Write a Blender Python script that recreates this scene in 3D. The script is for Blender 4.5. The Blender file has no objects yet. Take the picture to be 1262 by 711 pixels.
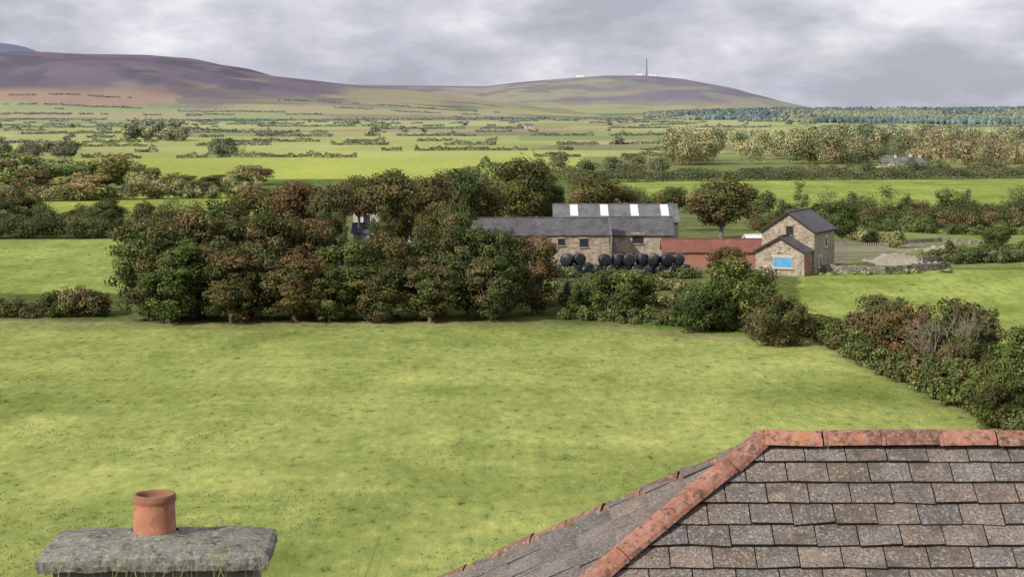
import bpy, bmesh, math, numpy as np
from mathutils import Vector, Matrix
R = math.radians
K = 1/2355.0      # metres per metre-of-distance for one image pixel
EYE = 19.0        # height of the viewpoint above the field
scene = bpy.context.scene
rng = np.random.default_rng(7)

# ---------------------------------------------------------------- noise
def vnoise(x, y, seed=0):
    x = np.asarray(x, float); y = np.asarray(y, float)
    xi = np.floor(x); yi = np.floor(y); xf = x-xi; yf = y-yi
    def h(a, b):
        v = np.sin(a*127.1+b*311.7+seed*74.7)*43758.5453
        return v-np.floor(v)
    sx = xf*xf*(3-2*xf); sy = yf*yf*(3-2*yf)
    return (h(xi, yi)*(1-sx)+h(xi+1, yi)*sx)*(1-sy)+(h(xi, yi+1)*(1-sx)+h(xi+1, yi+1)*sx)*sy
def fbm(x, y, seed=0, o=4):
    s = 0; a = .5; t = 0
    for i in range(o):
        s = s+a*vnoise(x*2**i, y*2**i, seed+i*3); t += a; a *= .5
    return s/t
def sstep(a, b, x):
    t = np.clip((x-a)/(b-a), 0, 1); return t*t*(3-2*t)

# ---------------------------------------------------------------- materials
def new_mat(name):
    m = bpy.data.materials.new(name); m.use_nodes = True
    nt = m.node_tree; nt.nodes.clear()
    out = nt.nodes.new('ShaderNodeOutputMaterial')
    b = nt.nodes.new('ShaderNodeBsdfPrincipled')
    b.inputs['Roughness'].default_value = .85
    b.inputs['Specular IOR Level'].default_value = .25
    nt.links.new(b.outputs[0], out.inputs[0])
    return m, nt, b, out
def N(nt, t, **kw):
    n = nt.nodes.new(t)
    for k, v in kw.items(): setattr(n, k, v)
    return n
def ramp(nt, fac, stops):
    r = nt.nodes.new('ShaderNodeValToRGB')
    el = r.color_ramp.elements
    while len(el) < len(stops): el.new(.5)
    for e, (p, c) in zip(el, stops):
        e.position = p; e.color = (c[0], c[1], c[2], 1) if hasattr(c, '__len__') else (c, c, c, 1)
    nt.links.new(fac, r.inputs[0]); return r.outputs[0]
def noise(nt, vec, scale, detail=4, rough=.55, sc=None):
    n = nt.nodes.new('ShaderNodeTexNoise')
    n.inputs['Scale'].default_value = scale; n.inputs['Detail'].default_value = detail
    n.inputs['Roughness'].default_value = rough
    if sc:
        mp = nt.nodes.new('ShaderNodeMapping'); mp.inputs['Scale'].default_value = sc
        nt.links.new(vec, mp.inputs[0]); vec = mp.outputs[0]
    nt.links.new(vec, n.inputs['Vector']); return n.outputs['Fac']
def mix(nt, fac, a, b, mode='MIX'):
    m = nt.nodes.new('ShaderNodeMix'); m.data_type = 'RGBA'; m.blend_type = mode
    for s, v in ((m.inputs[0], fac), (m.inputs[6], a), (m.inputs[7], b)):
        if hasattr(v, 'is_linked'): nt.links.new(v, s)
        elif hasattr(v, '__len__'): s.default_value = (v[0], v[1], v[2], 1)
        else: s.default_value = v
    return m.outputs[2]
def bump(nt, b, h, strength, dist):
    n = nt.nodes.new('ShaderNodeBump'); n.inputs['Strength'].default_value = strength
    n.inputs['Distance'].default_value = dist
    nt.links.new(h, n.inputs['Height']); nt.links.new(n.outputs[0], b.inputs['Normal'])
def objco(nt):
    return nt.nodes.new('ShaderNodeTexCoord').outputs['Object']
def att(nt):
    a = nt.nodes.new('ShaderNodeAttribute'); a.attribute_name = 'Col'; return a.outputs['Color']

# foliage
def leaf_mat():
    m, nt, b, out = new_mat('foliage')
    c = att(nt)
    oi = nt.nodes.new('ShaderNodeObjectInfo')
    v = ramp(nt, oi.outputs['Random'], [(0, (.80, .98, .85)), (.5, (.98, .98, .95)), (1, (1.12, .94, .92))])
    col = mix(nt, 1.0, c, v, 'MULTIPLY')
    nt.nodes.remove(b); b = nt.nodes.new('ShaderNodeBsdfDiffuse')
    nt.links.new(col, b.inputs[0])
    t = nt.nodes.new('ShaderNodeBsdfTranslucent'); nt.links.new(col, t.inputs[0])
    ms = nt.nodes.new('ShaderNodeMixShader'); ms.inputs[0].default_value = .25
    nt.links.new(b.outputs[0], ms.inputs[1]); nt.links.new(t.outputs[0], ms.inputs[2])
    nt.links.new(ms.outputs[0], out.inputs[0]); return m
LEAF = leaf_mat()
def far_leaf_mat():
    m, nt, b, out = new_mat('distant_foliage')
    d = nt.nodes.new('ShaderNodeBsdfDiffuse'); nt.links.new(att(nt), d.inputs[0]); nt.links.new(d.outputs[0], out.inputs[0]); nt.nodes.remove(b)
    return m
FLEAF = far_leaf_mat()
def wood_mat():
    m, nt, b, out = new_mat('bark')
    c = att(nt); n = noise(nt, objco(nt), 3, 2)
    nt.links.new(mix(nt, 1, c, ramp(nt, n, [(.3, .6), (.7, 1.2)]), 'MULTIPLY'), b.inputs['Base Color'])
    return m
WOOD = wood_mat()
def simple(name, c1, c2, scale, rough=.85, det=5, sc=None, bmp=0):
    m, nt, b, out = new_mat(name)
    n = noise(nt, objco(nt), scale, det, .6, sc)
    nt.links.new(ramp(nt, n, [(.3, c1), (.7, c2)]), b.inputs['Base Color'])
    b.inputs['Roughness'].default_value = rough
    if bmp: bump(nt, b, n, .5, bmp)
    return m
def stone_mat(name, base, mortar, scale=2.6):
    m, nt, b, out = new_mat(name)
    co = objco(nt)
    mp = N(nt, 'ShaderNodeMapping'); mp.inputs['Scale'].default_value = (1, 1, 1.7)
    nt.links.new(co, mp.inputs[0])
    vo = N(nt, 'ShaderNodeTexVoronoi'); vo.inputs['Scale'].default_value = scale
    nt.links.new(mp.outputs[0], vo.inputs['Vector'])
    sep = N(nt, 'ShaderNodeSeparateColor'); nt.links.new(vo.outputs['Color'], sep.inputs[0])
    c = ramp(nt, sep.outputs[0], base)
    ve = N(nt, 'ShaderNodeTexVoronoi', feature='DISTANCE_TO_EDGE'); ve.inputs['Scale'].default_value = scale
    nt.links.new(mp.outputs[0], ve.inputs['Vector'])
    e = ramp(nt, ve.outputs['Distance'], [(.03, 1.0), (.09, 0.0)])
    c = mix(nt, e, c, mortar)
    c = mix(nt, 1, c, ramp(nt, noise(nt, co, .7, 5), [(.3, .75), (.7, 1.15)]), 'MULTIPLY')
    nt.links.new(c, b.inputs['Base Color'])
    bump(nt, b, ve.outputs['Distance'], .6, .08)
    return m
STONE = stone_mat('rubble_stone', [(0, (.20, .15, .11)), (.5, (.32, .25, .19)), (1, (.44, .36, .29))], (.37, .33, .27))
WALLST = stone_mat('field_stone', [(0, (.13, .12, .10)), (.5, (.22, .20, .17)), (1, (.33, .31, .27))], (.08, .08, .06), 2.2)
def slate_mat(name, c1, c2):
    m, nt, b, out = new_mat(name)
    co = objco(nt)
    br = N(nt, 'ShaderNodeTexBrick'); br.inputs['Scale'].default_value = 1.0
    br.inputs['Brick Width'].default_value = .4; br.inputs['Row Height'].default_value = .3
    br.inputs['Mortar Size'].default_value = .015
    br.inputs['Color1'].default_value = (*c1, 1); br.inputs['Color2'].default_value = (*c2, 1)
    br.inputs['Mortar'].default_value = (c1[0]*.5, c1[1]*.5, c1[2]*.5, 1)
    nt.links.new(co, br.inputs['Vector'])
    n = noise(nt, co, .6, 6, .65)
    c = mix(nt, 1, br.outputs['Color'], ramp(nt, n, [(.3, .65), (.7, 1.4)]), 'MULTIPLY')
    nt.links.new(c, b.inputs['Base Color']); b.inputs['Roughness'].default_value = .6
    return m
SLATE = slate_mat('slate', (.085, .083, .092), (.115, .11, .115))
SLATE_L = slate_mat('fibre_cement_sheet', (.13, .13, .135), (.16, .16, .16))
RENDER = simple('white_render', (.62, .6, .56), (.78, .77, .74), .8)
RENDER_D = simple('weathered_white_render', (.36, .35, .32), (.55, .53, .49), .8)
def rust_mat():
    m, nt, b, out = new_mat('red_corrugated_sheet')
    co = objco(nt)
    w = N(nt, 'ShaderNodeTexWave'); w.inputs['Scale'].default_value = 1.6
    nt.links.new(co, w.inputs['Vector'])
    n = noise(nt, co, .8, 6, .7)
    c = ramp(nt, n, [(.3, (.17, .07, .05)), (.55, (.23, .09, .065)), (.75, (.28, .15, .11))])
    c = mix(nt, .35, c, ramp(nt, w.outputs['Fac'], [(0, .5), (1, 1.0)]), 'MULTIPLY')
    nt.links.new(c, b.inputs['Base Color']); b.inputs['Roughness'].default_value = .7
    return m
RUST = rust_mat()
GLASS = simple('window_glass', (.02, .025, .03), (.04, .045, .05), 2, .15)
BLUE = simple('blue_shutter', (.06, .26, .50), (.11, .36, .60), 1.2, .45)
BRICK = simple('red_brick', (.26, .12, .09), (.36, .18, .13), 3)
PALE = simple('pale_brick', (.42, .36, .3), (.52, .46, .4), 4)
WHITEP = simple('white_paint', (.7, .7, .7), (.8, .8, .8), 3, .5)
DARKW = simple('dark_timber', (.03, .025, .02), (.06, .05, .04), 3)
GREYW = simple('weathered_timber', (.2, .17, .14), (.3, .27, .23), 5)
SKYL = simple('translucent_sheet', (.55, .58, .6), (.72, .74, .75), 1.5, .4)
STEEL = simple('galvanised_steel', (.35, .36, .38), (.45, .46, .48), .3, .5)
def bale_mat():
    m, nt, b, out = new_mat('black_bale_wrap')
    n = noise(nt, objco(nt), 4, 6, .7)
    nt.links.new(ramp(nt, n, [(.3, (.008, .009, .012)), (.7, (.02, .022, .03))]), b.inputs['Base Color'])
    b.inputs['Roughness'].default_value = .32; b.inputs['Specular IOR Level'].default_value = .5
    bump(nt, b, n, .6, .06); return m
BALE = bale_mat()

# ---------------------------------------------------------------- mesh helpers
def link(o, parent=None):
    scene.collection.objects.link(o)
    if parent: o.parent = parent
    return o
def quads_mesh(name, Q, C, mats, midx=None, smooth=False):
    """Q (n,4,3) independent quads, C (n,3) colour"""
    n = len(Q); me = bpy.data.meshes.new(name)
    me.vertices.add(n*4); me.vertices.foreach_set('co', np.ascontiguousarray(Q, dtype=np.float32).ravel())
    me.loops.add(n*4); me.loops.foreach_set('vertex_index', np.arange(n*4, dtype=np.int32))
    me.polygons.add(n); me.polygons.foreach_set('loop_start', np.arange(0, n*4, 4, dtype=np.int32))
    if midx is not None: me.polygons.foreach_set('material_index', midx.astype(np.int32))
    me.update(calc_edges=True)
    a = me.color_attributes.new('Col', 'FLOAT_COLOR', 'POINT')
    cc = np.ones((n*4, 4), np.float32); cc[:, :3] = np.repeat(C, 4, axis=0)
    a.data.foreach_set('color', cc.ravel())
    for m in mats: me.materials.append(m)
    return me
def norm(v):
    return v/(np.linalg.norm(v, axis=-1, keepdims=True)+1e-9)
def leaf_quads(P, Nn, size, r):
    t = norm(np.cross(Nn, r.normal(size=P.shape))); b = np.cross(Nn, t)
    s = size[:, None]
    return np.stack([P+t*s, P+b*s*.65, P-t*s, P-b*s*.65], axis=1)
def tube(p0, p1, r0, r1, n=5):
    p0 = np.array(p0, float); p1 = np.array(p1, float)
    d = norm(p1-p0); a = np.array([1., 0, 0]) if abs(d[0]) < .8 else np.array([0, 1., 0])
    x = norm(np.cross(d, a)); y = np.cross(d, x)
    an = np.linspace(0, 2*math.pi, n+1)
    ring = np.cos(an)[:, None]*x+np.sin(an)[:, None]*y
    A = p0+ring*r0; B = p1+ring*r1
    return np.stack([A[:-1], A[1:], B[1:], B[:-1]], axis=1)
def polymesh(name, verts, faces, mat, parent=None, loc=None, rot=None, smooth=False):
    me = bpy.data.meshes.new(name); me.from_pydata([tuple(v) for v in verts], [], faces)
    bm = bmesh.new(); bm.from_mesh(me); bmesh.ops.recalc_face_normals(bm, faces=bm.faces); bm.to_mesh(me); bm.free()
    for m in (mat if isinstance(mat, list) else [mat]): me.materials.append(m)
    if smooth: me.polygons.foreach_set('use_smooth', [True]*len(me.polygons))
    o = bpy.data.objects.new(name, me)
    if loc is not None: o.location = loc
    if rot is not None: o.rotation_euler = rot
    return link(o, parent)
def box(name, c, d, mat, parent=None, rot=None):
    x, y, z = d[0]/2, d[1]/2, d[2]/2
    v = [(sx*x, sy*y, sz*z) for sz in (-1, 1) for sx, sy in ((-1, -1), (1, -1), (1, 1), (-1, 1))]
    f = [(0, 3, 2, 1), (4, 5, 6, 7), (0, 1, 5, 4), (1, 2, 6, 5), (2, 3, 7, 6), (3, 0, 4, 7)]
    return polymesh(name, v, f, mat, parent, c, rot)
def empty(name, loc, yaw=0):
    o = bpy.data.objects.new(name, None); o.location = loc; o.rotation_euler = (0, 0, yaw)
    o.empty_display_size = .5
    return link(o)

# ---------------------------------------------------------------- terrain
NEARP = [(-60, 17.3), (5, 17.3), (7.4, 12.6), (12, 11), (22, 8.5), (40, 4.5), (60, 1.2), (76, 0), (177, 0), (196, 1.2), (262, 1.2), (330, 0), (20000, 0)]
NX = [p[0] for p in NEARP]; NZ = [p[1] for p in NEARP]
def prof(pts, Yc):
    """skyline points in image pixels (column, row) -> world X, height"""
    return [(u-631)*K*Yc for u, v in pts], [EYE+(135-v)*K*Yc for u, v in pts]
L_prof = prof([(-700, 100), (-300, 75), (-100, 66), (5, 67), (60, 65), (120, 68), (190, 69), (240, 73), (270, 80), (300, 84), (330, 93), (400, 101), (450, 107), (520, 113), (600, 124), (700, 138), (800, 146)], 5500)
M_prof = prof([(150, 140), (300, 112), (400, 104), (500, 106), (600, 107), (640, 102), (700, 97), (745, 94), (790, 94), (830, 98), (870, 107), (910, 122), (965, 139), (1100, 146)], 7500)
F_prof = prof([(-500, 60), (-100, 48), (8, 54), (40, 66), (120, 90), (400, 140)], 9000)
def tz(X, Y):
    X = np.asarray(X, float); Y = np.asarray(Y, float)
    z = np.interp(Y, NX, NZ)
    z = z+(fbm(X/90, Y/90, 5)-.5)*1.2*sstep(270, 500, Y)
    z = z+(fbm(X/9, Y/9, 15, 2)-.5)*.25*sstep(60, 90, Y)
    rough = fbm(X/420, Y/420, 9, 5)-.5
    for (px, pz), Yc, wf, wb in ((L_prof, 5500, 2000, 2400), (M_prof, 7500, 2300, 3000), (F_prof, 9000, 1800, 3000)):
        h = np.interp(X, px, pz, left=pz[0], right=0)
        h = np.where(h < 9, 0, h)
        t = (Y-Yc)/np.where(Y < Yc, wf, wb)
        bell = np.clip(1-t*t, 0, 1)**1.4
        b2 = bell*(1+rough*1.6*(1-bell))
        z = np.maximum(z, h*b2)
    # wooded rise
    z = z+19*sstep(100, 700, X)*sstep(2500, 3900, Y)*(1-sstep(4400, 5600, Y))*(.35+1.3*fbm(X/330, Y/1300, 77, 2))
    return z
def tz1(x, y): return float(tz(np.array([x]), np.array([y]))[0])

rowsY = np.concatenate([np.arange(-40, 2, 4), np.arange(2, 9, .5), np.arange(9, 76, 1.5),
    EYE/(K*(np.arange(711, 149.5, -1)-135)), np.arange(3010, 9600, 33), np.arange(9700, 14001, 600)])
rowsY = np.unique(np.round(rowsY, 3))
ncol = 460
s = np.linspace(-1, 1, ncol)
YY, SS = np.meshgrid(rowsY, s, indexing='ij')
XX = SS*(.40*np.maximum(YY, 0)+35)
ZZ = tz(XX, YY)
nr = len(rowsY)
# field colours, world-located
Ypos = np.maximum(YY, 3)
U = 631+XX/(K*Ypos); V = 135+EYE/(K*Ypos)
col = np.zeros(YY.shape+(3,)); col[:] = (.12, .18, .035)
def setc(mask, c, f=1.0):
    global col
    m = np.clip(np.asarray(mask, float)*f, 0, 1)[..., None]
    col = col*(1-m)+np.array(c)*m
BANDS = [146, 148, 150, 152.5, 155.5, 159, 163, 168, 174, 179, 186, 194, 222]
PAL = np.array([(.31, .34, .10), (.37, .38, .13), (.23, .26, .085), (.41, .38, .16), (.28, .32, .10), (.41, .35, .19), (.20, .21, .09), (.37, .39, .12), (.33, .25, .14), (.34, .37, .11)])
def wob(u, v): return (vnoise(u/170, u*0, 6)-.5)*2.2*sstep(146, 175, v)
Vp = V+.004*(U-631)+wob(U, V)
for i in range(len(BANDS)-1):
    w = [260, 170, 230, 150, 210, 240, 170, 260, 300, 240, 380, 800][i]
    cell = np.floor((U+i*137+(Vp-BANDS[i])*6)/w).astype(int)
    h = np.abs(np.sin(cell*12.9898+i*78.233)*43758.5453) % 1
    ci = (h*len(PAL)).astype(int) % len(PAL)
    m = (Vp >= BANDS[i]) & (Vp < BANDS[i+1])
    col[m] = PAL[ci][m]
m = (Vp >= 194) & (Vp < 224); setc(m & (U < 720), (.345, .38, .09)); setc(m & (U >= 720), (.20, .225, .08))
setc((Vp >= 168) & (Vp < 194) & (U > 60) & (U < 640), (.36, .385, .11), .6)
m = (V >= 221) & (V < 262); setc(m, (.13, .165, .055)); setc(m & (U > 740), (.25, .31, .08))
setc((V >= 236) & (V < 280) & (U < 330), (.27, .315, .08))
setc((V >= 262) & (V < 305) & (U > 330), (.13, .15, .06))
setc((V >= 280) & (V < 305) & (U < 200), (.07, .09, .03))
setc((V >= 262) & (V < 345) & (U > 930), (.185, .225, .075))
setc((V >= 305) & (V < 372) & (U < 250), (.235, .28, .08))
setc((V >= 305) & (V < 346) & (U > 240) & (U < 1045), (.18, .16, .11))
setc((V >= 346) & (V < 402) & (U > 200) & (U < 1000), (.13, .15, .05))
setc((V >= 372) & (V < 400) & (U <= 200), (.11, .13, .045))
setc((V >= 346) & (U > 985) & (V < 440), (.25, .30, .08))
edge = 400+np.clip(U-700, 0, 330)*.075+np.clip(U-1010, 0, 400)*.47
vv = V+(fbm(XX/3, YY/3, 3)-.5)*7
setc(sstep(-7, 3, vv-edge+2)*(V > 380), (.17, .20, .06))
setc(np.exp(-((vv-edge-1)/3.5)**2)*(V > 380), (.30, .26, .14), .55)
setc(sstep(1, 9, vv-edge)*(V > 380), (.27, .305, .092))
# bare ground by the stone house
setc(np.exp(-((V-316)/7)**2-((U-1120)/50)**2)*1.2*(vnoise(XX/1.5, YY/3, 4) > .45), (.27, .24, .18))
# large scale mottling in field
mott = fbm(XX/11, YY/16, 21, 4)
mot2 = fbm(XX/2.2, YY/9, 23, 3); mot3 = fbm(XX/14+YY/30, YY/5, 27, 3)
mm = ((V > 222) & (V < 720))
tq = (mott-.5)*.5+(mot2-.5)*.4+(mot3-.5)*.4
col *= np.where(mm[..., None], (1+tq[..., None]*np.array([1.2, 1, 1.3])), 1+(fbm(XX/60, YY/200, 29, 4)-.5)[..., None]*.5)
# near hillside
setc(V > 716, (.10, .14, .03))
# far haze in pigments of the distant land
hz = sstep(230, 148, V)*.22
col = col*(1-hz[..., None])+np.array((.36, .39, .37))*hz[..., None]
# hills
hill = YY > 2990
n1 = fbm(XX/260, YY/420, 31, 5); n2 = fbm(XX/90, YY/160, 41, 4); n3 = fbm(XX/600, YY/500, 51, 3)
hc = np.zeros_like(col)
heather = np.array((.145, .108, .15)); gold = np.array((.35, .31, .165)); green = np.array((.28, .32, .145)); rust = np.array((.35, .21, .155)); dk = np.array((.088, .075, .105))
def lerp(a, b, m): return a*(1-m[..., None])+b*m[..., None]
hc[:] = heather
hc = lerp(hc, dk, sstep(.44, .56, n2)*.8)
hc = lerp(hc, np.array((.20, .165, .14)), sstep(.52, .58, n1)*.6)
hc = lerp(hc, rust, sstep(.42, .5, n1)*sstep(75, 50, ZZ)*sstep(8, 30, ZZ)*.8*(XX < -700))
gm = sstep(-1500, 400, XX+(n1-.5)*2600-ZZ*5)
hc = lerp(hc, gold, gm*sstep(.43, .52, n1*.6+n3*.4)*.85)
low = sstep(38, 20, ZZ+(n2-.5)*30)
pc = np.floor((XX+YY*.35)/230)*7.1+np.floor(YY/200+n3*.6)*3.3
hh = np.abs(np.sin(pc)*4375.85) % 1
lowc = np.where((hh < .35)[..., None], gold, np.where((hh < .7)[..., None], green, np.where((hh < .85)[..., None], green*.55, gold*.7)))
hc = lerp(hc, lowc, low)
mh = (YY > 5600)
top = np.array((.20, .195, .16)); hc2 = lerp(np.broadcast_to(top, hc.shape), heather*1.15, sstep(.42, .52, n1)*.9)
hc2 = lerp(hc2, gold, sstep(.52, .62, n3)*.6)
hc2 = lerp(hc2, dk*1.2, sstep(.50, .60, n2)*.6)
hc2 = lerp(hc2, lowc*.95, sstep(60, 25, ZZ)*.6)
hc = np.where(mh[..., None], hc2*.76+np.array((.34, .35, .44))*.24, hc*.86+np.array((.34, .35, .44))*.14)  # aerial haze mixed into the hill colours, stronger on the farther range
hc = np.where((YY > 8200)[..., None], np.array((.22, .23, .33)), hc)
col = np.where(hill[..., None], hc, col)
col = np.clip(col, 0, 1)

me = bpy.data.meshes.new('ground')
nv = nr*ncol
me.vertices.add(nv)
me.vertices.foreach_set('co', np.stack([XX, YY, ZZ], -1).astype(np.float32).ravel())
ii = (np.arange(nr-1)[:, None]*ncol+np.arange(ncol-1)[None, :]).ravel()
F = np.stack([ii, ii+1, ii+1+ncol, ii+ncol], 1).astype(np.int32)
me.loops.add(len(F)*4); me.loops.foreach_set('vertex_index', F.ravel())
me.polygons.add(len(F)); me.polygons.foreach_set('loop_start', np.arange(0, len(F)*4, 4, dtype=np.int32))
me.polygons.foreach_set('use_smooth', np.ones(len(F), bool))
me.update(calc_edges=True)
a = me.color_attributes.new('Col', 'FLOAT_COLOR', 'POINT')
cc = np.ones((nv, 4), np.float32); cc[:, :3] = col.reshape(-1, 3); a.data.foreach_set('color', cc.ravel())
m, nt, b, out = new_mat('grassland')
nt.nodes.remove(b); b = nt.nodes.new('ShaderNodeBsdfDiffuse'); nt.links.new(b.outputs[0], out.inputs[0])
c = att(nt); co = objco(nt)
nA = noise(nt, co, .3, 4, .6, (1, .6, 1)); nB = noise(nt, co, 1.5, 4, .7, (1, .4, 1))
c1 = mix(nt, 1, c, ramp(nt, nA, [(.3, (.80, .86, .84)), (.55, (1, 1, 1)), (.72, (1.16, 1.08, 1.1))]), 'MULTIPLY')
c1 = mix(nt, 1, c1, ramp(nt, nB, [(.30, (.30, .38, .36)), (.40, (.84, .88, .86)), (.55, (1.04, 1.03, 1)), (.7, (1.35, 1.26, 1.3))]), 'MULTIPLY')
nt.links.new(c1, b.inputs[0])
bump(nt, b, nB, .6, .15)
me.materials.append(m)
link(bpy.data.objects.new('ground', me))

# ---------------------------------------------------------------- vegetation
GREEN = [(.11, .145, .044), (.14, .175, .056), (.088, .118, .036)]
DKGR = [(.07, .09, .036), (.09, .107, .042), (.11, .11, .048)]
BROWN = [(.175, .125, .066), (.20, .138, .076), (.14, .118, .056), (.11, .115, .046)]
MIXED = [(.105, .12, .046), (.135, .138, .056), (.165, .128, .066), (.085, .104, .038)]
RUSTY = [(.215, .14, .085), (.18, .122, .07), (.145, .12, .058)]
LIGHT = [(.29, .30, .13), (.36, .32, .16), (.24, .26, .105), (.35, .27, .14)]
GOLD = [(.40, .32, .14), (.36, .33, .15), (.34, .25, .12)]
BARK = (.22, .19, .15)
def crown(H, W, basef, ncl, nl, leaf, pal, r, box_=0.3, cl=(.10, .19), lean=0):
    d = norm(r.normal(size=(ncl, 3)))
    dl = d/(np.sum(np.abs(d)**3.2, axis=1, keepdims=True)**(1/3.2)); d = d*(1-box_)+dl*box_
    rad = r.uniform(.25, 1, ncl)**.45*r.uniform(.78, 1.1, ncl)
    rc = W*r.uniform(cl[0], cl[1], ncl)
    zc = H*(1+basef)/2; hz_ = H*(1-basef)/2
    C = np.stack([d[:, 0]*rad*(W/2-rc*.7), d[:, 1]*rad*(W/2-rc*.7), zc+d[:, 2]*rad*(hz_-rc*.6)], 1)
    C[:, 0] += lean*(C[:, 2]/H)
    k = r.choice(ncl, nl, p=rc**2/np.sum(rc**2))
    dd = norm(r.normal(size=(nl, 3)))
    P = C[k]+dd*(rc[k]*r.uniform(.3, 1.15, nl)**.6)[:, None]*np.array([1, 1, .75])
    out_ = norm(C[k]-np.array([0, 0, zc*.8])+1e-6)
    Nn = norm(dd*.8+out_*.6+r.normal(size=(nl, 3))*.4)
    pal = np.array(pal); pc_ = r.integers(0, len(pal), ncl)
    col_ = pal[pc_][k]*(r.uniform(.75, 1.25, ncl)[k])[:, None]*r.uniform(.65, 1.4, nl)[:, None]
    P[:, 2] = np.maximum(P[:, 2], .03)
    sz = leaf*r.uniform(.6, 1.3, nl)
    return leaf_quads(P, Nn, sz, r), col_, C
def tree_mesh(name, H, W, basef, ncl, nl, leaf, pal, seed, trunk=.25, nb=22, **kw):
    r = np.random.default_rng(seed)
    Q, C_, cent = crown(H, W, basef, ncl, nl, leaf, pal, r, **kw)
    wq = []
    fork = np.array([0, 0, H*max(basef, .12)+.4])
    wq.append(tube((0, 0, -.4), fork, trunk, trunk*.75, 7))
    for c in cent[r.choice(len(cent), min(nb, len(cent)), replace=False)]:
        mid = fork*.5+c*.5+r.normal(size=3)*.35; mid[2] += .2
        rr = trunk*r.uniform(.25, .5)
        wq.append(tube(fork-np.array([0, 0, .15]), mid, rr, rr*.6, 4)); wq.append(tube(mid, c, rr*.6, rr*.15, 4))
    wq = np.concatenate(wq)
    wc = np.tile(np.array(BARK), (len(wq), 1))*r.uniform(.8, 1.1, (len(wq), 1))
    return quads_mesh(name, np.concatenate([Q, wq]), np.concatenate([C_, wc]), [LEAF, WOOD], np.concatenate([np.zeros(len(Q)), np.ones(len(wq))])), H, W
VAR = {}
def addv(key, *a, **k): VAR.setdefault(key, []).append(tree_mesh(key, *a, **k))
for i, p in enumerate((MIXED, BROWN+DKGR, DKGR+GREEN, MIXED+DKGR)):
    addv('full', 10, 7, -.04, 110, 13000, .15, p, 100+i, box_=.6, cl=(.07, .17))
for i, p in enumerate((BROWN+MIXED, RUSTY+BROWN)):
    addv('fullb', 10, 7, -.04, 110, 13000, .15, p, 120+i, box_=.55, cl=(.07, .17))
for i, p in enumerate((BROWN, BROWN+MIXED, MIXED)):
    addv('stem', 10, 8, .45, 60, 7000, .17, p, 140+i, box_=.3, trunk=.22)
for i, p in enumerate((GREEN+DKGR, MIXED, MIXED+GREEN)):
    addv('tree', 10, 8.5, .12, 85, 9500, .18, p, 160+i, box_=.35, cl=(.08, .17))
for i, p in enumerate((GREEN, DKGR+GREEN)):
    addv('bushg', 5, 6.5, -.1, 85, 11000, .13, p, 180+i, box_=.4, trunk=.12, cl=(.07, .15))
for i, p in enumerate((BROWN, RUSTY+MIXED)):
    addv('bushb', 5, 6, -.1, 75, 9000, .12, p, 190+i, box_=.35, trunk=.12, cl=(.07, .15))
for i, p in enumerate((LIGHT, LIGHT+GREEN, LIGHT+[(.26, .18, .11)])):
    addv('light', 9, 9, .0, 60, 5500, .26, p, 200+i, box_=.45)
cnt = [0]
def plant(name, key, u0, u1, vtop, Y, v=None, dz=0, deep=1.0):
    """image pixel columns of the sides / pixel row of the top, at distance Y"""
    X = ((u0+u1)/2-631)*K*Y; z0 = tz1(X, Y)+dz
    Wd = (u1-u0)*K*Y; Hd = EYE-(vtop-135)*K*Y-z0
    vs = VAR[key]; cnt[0] += 1
    me_, H, W = vs[(cnt[0] if v is None else v) % len(vs)]
    o = bpy.data.objects.new(name, me_); link(o)
    o.location = (X, Y, z0); o.rotation_euler = (0, 0, cnt[0]*2.4)
    o.scale = (Wd/W*1.04, Wd/W*1.04*deep, Hd/H*1.05)
    return o
T = 'sycamore_tree'
# the wind-cut belt in front of the farm
for a_ in [(134, 230, 266, 172, 'full', 0), (190, 292, 254, 175, 'fullb', 0), (248, 340, 254, 177, 'full', 3), (292, 380, 262, 174, 'full', 1), (345, 422, 268, 176, 'fullb', 1),
          (388, 468, 294, 173, 'full', 2), (440, 520, 288, 175, 'full', 0), (490, 566, 282, 177, 'full', 3), (536, 618, 278, 176, 'full', 1), (585, 655, 282, 175, 'full', 2), (622, 690, 288, 177, 'full', 0),
          (160, 255, 292, 170, 'full', 2), (425, 505, 320, 171, 'full', 3), (320, 405, 312, 170.5, 'full', 0), (565, 645, 318, 171.5, 'full', 1), (240, 330, 305, 170.5, 'full', 1), (490, 570, 325, 171, 'full', 0), (372, 440, 330, 170.5, 'full', 2)]:
    plant(T, a_[4], *a_[:4], v=a_[5])
# taller trees round the farmhouse
for a_ in [(268, 345, 230, 215, 'fullb', 0), (320, 400, 222, 222, 'fullb', 1), (378, 440, 226, 214, 'stem', 0), (405, 480, 216, 226, 'stem', 1), (440, 520, 212, 219, 'stem', 2), (485, 565, 216, 228, 'stem', 0), (520, 600, 208, 236, 'stem', 1), (560, 625, 216, 240, 'tree', 1),
          (603, 688, 192, 262, 'tree', 0), (655, 700, 215, 268, 'tree', 2), (690, 765, 210, 285, 'tree', 1), (735, 790, 220, 300, 'tree', 1), (465, 530, 240, 236, 'tree', 1), (505, 560, 250, 216, 'tree', 2), (452, 492, 262, 208, 'full', 3),
          (842, 936, 213, 262, 'tree', 1), (805, 850, 230, 285, 'stem', 1), (225, 300, 250, 205, 'full', 3), (530, 590, 235, 214, 'tree', 1), (380, 432, 262, 205, 'full', 1), (930, 975, 258, 255, 'tree', 1), (1010, 1065, 246, 250, 'tree', 0)]:
    plant(T, a_[4], *a_[:4], v=a_[5])
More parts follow.
